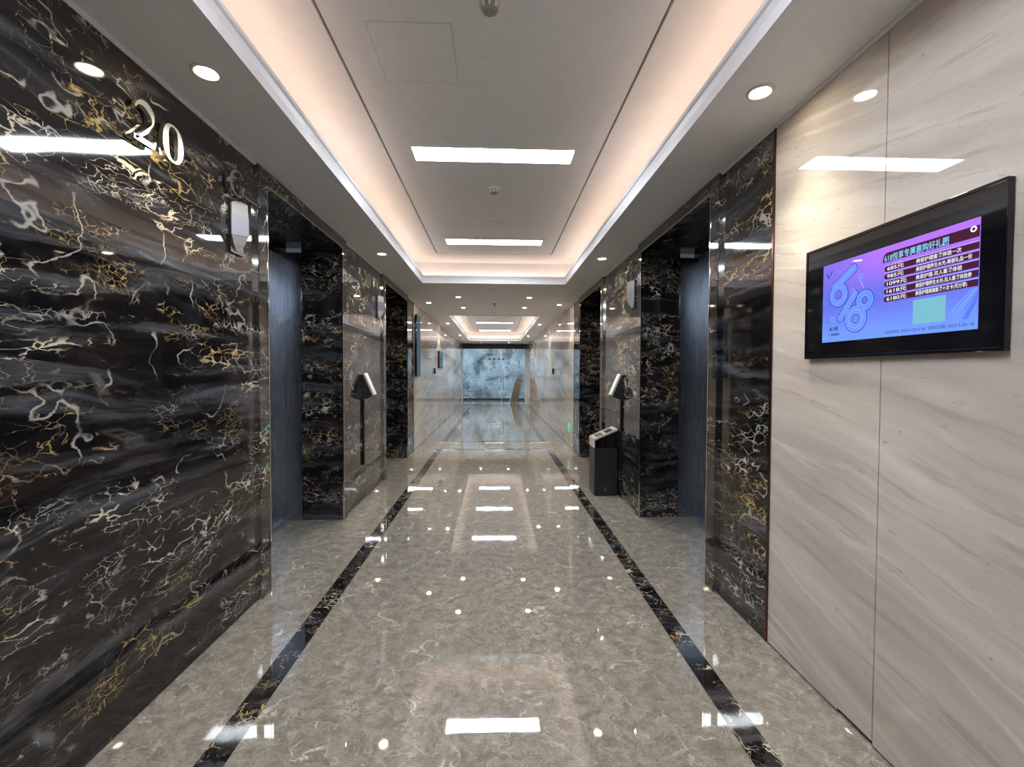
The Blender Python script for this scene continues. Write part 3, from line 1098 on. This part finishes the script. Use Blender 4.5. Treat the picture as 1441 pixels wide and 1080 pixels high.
def ring(name, u, v, ro, ri, mat, lift, sx=1.0, a0=0, a1=360):
    bm = bmesh.new()
    n = 36
    yb = -0.0013 - lift
    full = a1 - a0 >= 360
    cols = []
    for i in range(n if full else n + 1):
        a = math.radians(a0 + (a1 - a0) * i / n)
        c, s_ = math.cos(a) * sx, math.sin(a)
        q = []
        for rr in (ro, ri):
            for yy in (yb - .0002, yb):
                q.append(bm.verts.new((u * DW + rr * c, yy, v * DH + rr * s_)))
        cols.append(q)
    m_ = len(cols)
    for i in range(m_ if full else m_ - 1):
        A, B = cols[i], cols[(i + 1) % m_]
        for p, q in ((0, 1), (1, 3), (3, 2), (2, 0)):
            bm.faces.new((A[p], A[q], B[q], B[p]))
    bmesh.ops.recalc_face_normals(bm, faces=bm.faces[:])
    return obj(name, bm, mat, disp)


def capsule(name, u0, v0, u1, v1, r, mat, lift):
    ax, az, bx_, bz = u0 * DW, v0 * DH, u1 * DW, v1 * DH
    ang = math.atan2(bz - az, bx_ - ax)
    pts = [(bx_ + r * math.cos(ang + t), bz + r * math.sin(ang + t)) for t in [math.radians(-90 + 18 * i) for i in range(11)]]
    pts += [(ax + r * math.cos(ang + t), az + r * math.sin(ang + t)) for t in [math.radians(90 + 18 * i) for i in range(11)]]
    bm = bmesh.new()
    yb = -0.0013 - lift
    prism(bm, pts, 1, yb - 0.0002, yb)
    return obj(name, bm, mat, disp)


def say(name, body, u, v, w, hgt, mat, lift=0.0012, bold=0.0):
    return text_mesh(name, body, hgt * DH * 1.35, mat, disp, u * DW, v * DH, y=-0.0013 - lift, width=w * DW, bold=bold)


# light streaks in the lower right corner
for i, (a, b) in enumerate(((0.86, 0.975), (0.885, 0.99), (0.905, 0.998))):
    flat('light_streak', [(a, 0.16), (a + .006, 0.15), (b + .002, 0.37), (b - .006, 0.37)], 'ink_l1', 0.0001)
flat('light_streak', [(0.93, 0.10), (0.955, 0.10), (0.998, 0.26), (0.998, 0.33)], 'ink_l2', 0.0001)
# title bar and the five price bars
arc = [(0.475 + 0.03 * (1 - math.cos(math.radians(t))), 0.905 - 0.06 + 0.085 * math.sin(math.radians(t))) for t in range(0, 91, 15)]
flat('title_bar', [(0.999, 0.825), (0.999, 0.930)] + [(p[0], min(p[1], .93)) for p in arc[::-1]] + [(0.475, 0.825)], 'ink_bar', 0.0002)
say('title_text', '618悦享专属惠购好礼圈', 0.487, 0.868, 0.37, 0.064, 'ink_cyan', bold=0.0004)
ring('ring_mark', 0.972, 0.905, 0.009, 0.0045, 'ink_white', 0.0006)
for i, (pr, tx, w) in enumerate((('685元', '美容护理套餐体验一次', 0.235), ('985元', '美容护理养生水光-美丽礼品一份', 0.285),
                                 ('1099元', '美容护理-双人套餐体验', 0.24), ('1618元', '美容护理养生水光-双人套餐体验券', 0.285),
                                 ('6180元', '美容护理高端套餐十次卡(可分享)', 0.265))):
    v = 0.750 - 0.0832 * i
    h2 = 0.031
    pts = [(0.999, v - h2), (0.999, v + h2), (0.500, v + h2), (0.490, v + h2 * .6), (0.487, v), (0.490, v - h2 * .6), (0.500, v - h2)]
    flat('price_bar', pts, 'ink_bar', 0.0002)
    flat('bar_edge', [(0.49, v + h2 + .003), (0.49, v + h2 + .011), (0.999, v + h2 + .011), (0.999, v + h2 + .003)], 'ink_barlight', 0.0001)
    say('price_text', pr, 0.507, v, 0.105 if i < 2 else 0.125, 0.040, 'ink_white', bold=0.0002)
    say('offer_text', tx, 0.685, v, w, 0.036, 'ink_white', bold=0.0002)
flat('blank_code_panel', [(0.672, 0.105), (0.848, 0.105), (0.848, 0.355), (0.672, 0.355)], 'ink_pale', 0.0002)
say('date_text', '活动时间: 2023.5.20-6.18  领取日期: 2023.5.20-18', 0.50, 0.052, 0.485, 0.028, 'ink_dark')
# big tilted 618 figures
for lay, grow, mat in ((0.0002, 0.0045, 'ink_l3'), (0.0004, 0.0, 'ink_l1'), (0.0006, -0.0065, 'ink_l2'), (0.0008, -0.0095, 'ink_l1')):
    ring('figure_six', 0.140, 0.585, 0.046 + grow, 0.020 - grow, mat, lay)
    ring('figure_eight', 0.284, 0.255, 0.050 + grow, 0.020 - grow, mat, lay)
    ring('figure_eight', 0.352, 0.455, 0.038 + grow, 0.015 - grow, mat, lay)
    capsule('figure_six', 0.108, 0.69, 0.262, 0.865, 0.0150 + grow, mat, lay)
    capsule('figure_one', 0.160, 0.285, 0.275, 0.555, 0.0125 + grow, mat, lay)
ring('small_ring', 0.318, 0.745, 0.012, 0.0075, 'ink_l1', 0.0009)
ring('small_ring', 0.095, 0.285, 0.012, 0.0065, 'ink_l1', 0.0009)
ring('ribbon_loop', 0.262, 0.57, 0.016, 0.0135, 'ink_barlight', 0.0011, 0.6, -90, 200)
capsule('ribbon_tail', 0.315, 0.70, 0.345, 0.60, 0.0014, 'ink_barlight', 0.0011)
capsule('check_mark', 0.035, 0.885, 0.052, 0.825, 0.0018, 'ink_dark', 0.0009)
capsule('check_mark', 0.052, 0.825, 0.083, 0.905, 0.0018, 'ink_dark', 0.0009)
say('badge_text', '618', 0.070, 0.165, 0.072, 0.050, 'ink_dark', bold=0.0005)
say('badge_text', '狂欢购物节', 0.062, 0.090, 0.095, 0.026, 'ink_dark', bold=0.0003)
for i in range(9):
    a = math.radians(20 + i * 20)
    ring('badge_dot', 0.106 + 0.055 * math.cos(a), 0.17 + 0.11 * math.sin(a), 0.0018, 0.0006, 'ink_dark', 0.0009)

# portrait screen past the far elevator
ps = root_on_wall('portrait_screen', -1, 8.14, 1.32)
tag(ps, 'tall black portrait screen on the cream wall just past the far elevator', 'screen')
bx('wall_bracket', (-0.10, 0.10, -0.012, -0.0005, 0.35, 0.75), 'blackmetal', ps)
bx('housing', (-0.20, 0.20, -0.045, -0.0125, 0, 1.115), 'blackgloss', ps, bev=0.003)
bx('display', (-0.18, 0.18, -0.0468, -0.0453, 0.03, 1.085), 'bluescreen', ps)

# small landscape screen further along
ss = root_on_wall('landscape_screen', -1, 11.53, 1.50)
tag(ss, 'small dark landscape screen in black frame on the far cream wall', 'screen')
bx('housing', (-0.37, 0.37, -0.045, -0.0005, 0, 0.44), 'black', ss, bev=0.003)
bx('display', (-0.335, 0.335, -0.0468, -0.0453, 0.055, 0.41), 'greenscreen', ss)


def wall_reader(s, y, label):
    r = root_on_wall('card_reader', s, y, 1.36)
    bx('housing', (-0.055, 0.055, -0.035, -0.0005, 0, 0.14), 'black', r, bev=0.004)
    bx('touch_pad', (-0.04, 0.04, -0.0368, -0.0353, 0.02, 0.12), 'blackgloss', r)
    tag(r, label, 'card reader', 'black card readers on the cream walls')


wall_reader(-1, 10.52, 'small black card reader on the cream wall before the dark landscape screen')
wall_reader(1, 10.63, 'small black card reader on the cream wall beyond the green exit sign')

ex = root_on_wall('exit_sign', 1, 8.33, 0.35)
tag(ex, 'green oval exit sign low on the cream marble wall', 'exit sign')
bm = bmesh.new()
lathe(bm, [(0, -0.0005), (0.115, -0.0005), (0.115, -0.010), (0.108, -0.014), (0, -0.014)], 32, 'y')
bmesh.ops.scale(bm, verts=bm.verts[:], vec=(1, 1, 0.75))
obj('plate', bm, 'green', ex)
bm = bmesh.new()                               # white running figure and arrow
stroke(bm, [(-0.020, -0.05, .008), (0.0, -0.02, .009), (0.004, 0.02, .011), (0.0, 0.03, .008)], y0=-0.0155, y1=-0.0143)
stroke(bm, [(0.004, -0.015, .007), (0.028, -0.022, .007), (0.030, -0.05, .006)], y0=-0.0155, y1=-0.0143)
stroke(bm, [(-0.028, 0.0, .005), (-0.012, 0.022, .006), (0.028, 0.005, .005)], y0=-0.0155, y1=-0.0143)
lathe(bm, [(0, -0.0155), (0.012, -0.0155), (0.012, -0.0143), (0, -0.0143)], 14, 'y', (0.008, 0, 0.052))
obj('running_figure', bm, 'white_panel', ex)
bm = bmesh.new()
stroke(bm, [(-0.085, 0, .007), (-0.045, 0, .007)], y0=-0.0155, y1=-0.0143)
stroke(bm, [(-0.068, 0.022, .006), (-0.090, 0, .006), (-0.068, -0.022, .006)], y0=-0.0157, y1=-0.0145)
obj('arrow', bm, 'white_panel', ex)

# ------------------------------------------------------------------ small ceiling fittings


def detector(loc, label):
    r = empty('smoke_detector', loc)
    bm = bmesh.new()
    lathe(bm, [(0, -0.0005), (0.055, -0.0005), (0.055, -0.012), (0.048, -0.018), (0, -0.018)], 28)
    obj('base', bm, 'whiteplastic', r, smooth=False)
    bm = bmesh.new()
    lathe(bm, [(0.030, -0.0185), (0.036, -0.0185), (0.034, -0.040), (0.024, -0.046), (0, -0.047), (0, -0.0185)], 24)
    obj('sensor_cage', bm, 'greyplastic', r)
    for i in range(8):
        a = math.pi * 2 * i / 8
        bm = bmesh.new()
        box(bm, 0.0345, 0.040, -0.004, 0.004, -0.040, -0.0185)
        bmesh.ops.rotate(bm, verts=bm.verts[:], matrix=Matrix.Rotation(a, 3, 'Z'))
        obj('cage_rib', bm, 'whiteplastic', r)
    tag(r, label, 'smoke detector', 'ceiling smoke detectors')


detector((XC - 0.012, 1.905, ZT), 'white smoke detector beside the access hatch of the first tray')
detector((XC, 3.80, ZT), 'white smoke detector between the two lit panels of the first tray')


def speaker(loc, label):
    r = empty('ceiling_speaker', loc)
    bm = bmesh.new()
    lathe(bm, [(0.070, -0.0005), (0.085, -0.0005), (0.085, -0.004), (0.080, -0.008), (0.070, -0.006)], 30)
    obj('rim', bm, 'whiteplastic', r)
    bm = bmesh.new()
    lathe(bm, [(0, -0.0008), (0.0695, -0.0008), (0.0695, -0.004), (0, -0.0055)], 30)
    obj('grille', bm, 'mould', r)
    tag(r, label, 'speaker', 'round ceiling speakers')


speaker((XC, 4.70, ZT), 'flush round speaker in the first tray by its far light panel')
speaker((XC, 6.72, ZC), 'flush round speaker in the soffit just past the first tray')
speaker((XC, 9.36, ZC), 'flush round speaker in the soffit just before the second tray')
sp = empty('sprinkler', (XC, 8.05, ZC))
tag(sp, 'small dark sprinkler head amid the downlights between the trays', 'sprinkler')
bm = bmesh.new()
lathe(bm, [(0, -0.0005), (0.045, -0.0005), (0.040, -0.008), (0.014, -0.012), (0, -0.012)], 20)
obj('escutcheon', bm, 'greyplastic', sp)
bm = bmesh.new()
lathe(bm, [(0, -0.0125), (0.013, -0.0125), (0.008, -0.035), (0.006, -0.045), (0.018, -0.047), (0.018, -0.050), (0, -0.050)], 16)
obj('head', bm, 'greyplastic', sp)

# ------------------------------------------------------------------ glass partition and the reception behind it
ZR = 2.66
gp = empty('door_5', (0, YG, 0))
tag(gp, 'frameless glass doors with dark header closing the corridor', 'glass door', kind='structure')
bx('header', (X(1, -HW + .001), X(1, HW - .001), 0.0, 0.12, 2.43, ZC - .001), 'header', gp)
bx('pane', (X(1, -HW + .03), 0.280, 0.04, 0.052, 0.006, 2.429), 'glass', gp)
bx('pane', (0.287, 1.300, 0.06, 0.072, 0.006, 2.429), 'glass', gp)
bx('edge_strip', (0.279, 0.288, 0.036, 0.076, 0.006, 2.429), 'white_panel', gp)
bx('side_post', (X(1, -HW + .001), X(1, -HW + .029), 0.0, 0.10, 0.001, 2.429), 'white_panel', gp)
bx('side_post', (1.301, X(1, HW - .001), 0.0, 0.10, 0.001, 2.429), 'white_panel', gp)
for z in (1.0,):
    bm = bmesh.new()
    lathe(bm, [(0, -0.35), (0.014, -0.35), (0.014, 0.35), (0, 0.35)], 12, 'z', (0.36, 0.02, z))
    obj('pull_handle', bm, 'steel', gp)

bm = bmesh.new()
box(bm, -4.2, 4.2, YE, YE + 0.1, -0.02, 3.3)
we = obj('wall_reception', bm, 'core')
tag(we, 'pale blue-grey picture marble wall behind the glass doors', kind='structure')
for i in range(6):
    a = -3.6 + 1.2 * i
    bx('feature_slab', (a + .001, a + 1.199, YE - 0.02, YE - 0.0005, 0.10, 3.05), 'feature', we)
bx('skirting', (-3.6, 3.6, YE - 0.022, YE - 0.0005, 0.0005, 0.098), 'header', we)
bm = bmesh.new()
for s in (-1, 1):
    box(bm, s * 3.6, s * 3.7, YG + 0.12, YE, -0.02, 3.06)
    box(bm, X(s, HW + 0.2), s * 3.7, YG - 0.1, YG + 0.12, -0.02, 3.06)
box(bm, X(1, -HW - .2), X(1, HW + .2), YG - 0.05, YG + 0.12, ZC + 0.06, 3.06)
tag(obj('wall_reception_side', bm, 'mould'), 'white side walls of the reception', kind='structure')
bm = bmesh.new()
box(bm, -3.7, 3.7, YG - 0.1, YE + 0.1, 3.061, 3.15)
tag(obj('ceiling_reception', bm, 'paint'), 'white ceiling of the reception', kind='structure')
M['cool_panel'] = emit_mat('cool_reception_panel', (0.76, 0.90, 1.0), 10.5)
for i, x in enumerate((-2.2, -0.9, 0.4, 1.7)):
    r = empty('reception_light', (x, 20.35, 3.06))
    bx('frame', (-0.46, 0.46, -0.16, 0.16, -0.012, -0.0005), 'whiteplastic', r)
    bx('diffuser', (-0.45, 0.45, -0.15, 0.15, -0.0155, -0.0125), 'cool_panel', r)
    tag(r, 'cool white ceiling panel in the reception behind the glass doors', 'ceiling light', 'reception ceiling panels')


def pendant(x):
    r = empty('pendant_lamp', (x, 20.9, 2.04))
    bm = bmesh.new()
    lathe(bm, [(0, 0.06), (0.004, 0.06), (0.004, 1.015), (0, 1.015)], 8)
    obj('cord', bm, 'black', r)
    bm = bmesh.new()
    lathe(bm, [(0, -0.055), (0.03, -0.048), (0.050, -0.02), (0.055, 0.0), (0.045, 0.03), (0.02, 0.055), (0, 0.06)], 18)
    obj('shade', bm, 'black', r, smooth=True)
    bm = bmesh.new()
    lathe(bm, [(0, 1.0), (0.04, 1.0), (0.04, 1.0205), (0, 1.0205)], 16)
    obj('ceiling_rose', bm, 'black', r)
    tag(r, 'small black pendant lamp hanging behind the glass doors', 'pendant lamp', 'pendant lamps in the reception')


for x in (-0.265, -0.06, 0.175, 0.375):
    pendant(x)
# board leaning behind the right-hand pane
bd = empty('leaning_board', (0.98, 20.6, 0))
tag(bd, 'brown wooden board standing tilted behind the glass door', 'board')
bm = bmesh.new()
prism(bm, [(-0.30, 0.002), (0.06, 0.002), (0.30, 1.12), (0.0, 1.12)], 1, -0.02, 0.02)
obj('panel', bm, 'wood', bd)
bm = bmesh.new()
prism(bm, [(-0.33, 0.002), (-0.302, 0.002), (-0.002, 1.12), (-0.03, 1.12)], 1, -0.022, 0.022)
obj('edge', bm, 'white_panel', bd)
bm = bmesh.new()
prism(bm, [(0.021, 1.0), (0.041, 1.0), (0.36, 0.001), (0.33, 0.001)], 0, 0.12, 0.15)
obj('prop_leg', bm, 'header', bd)
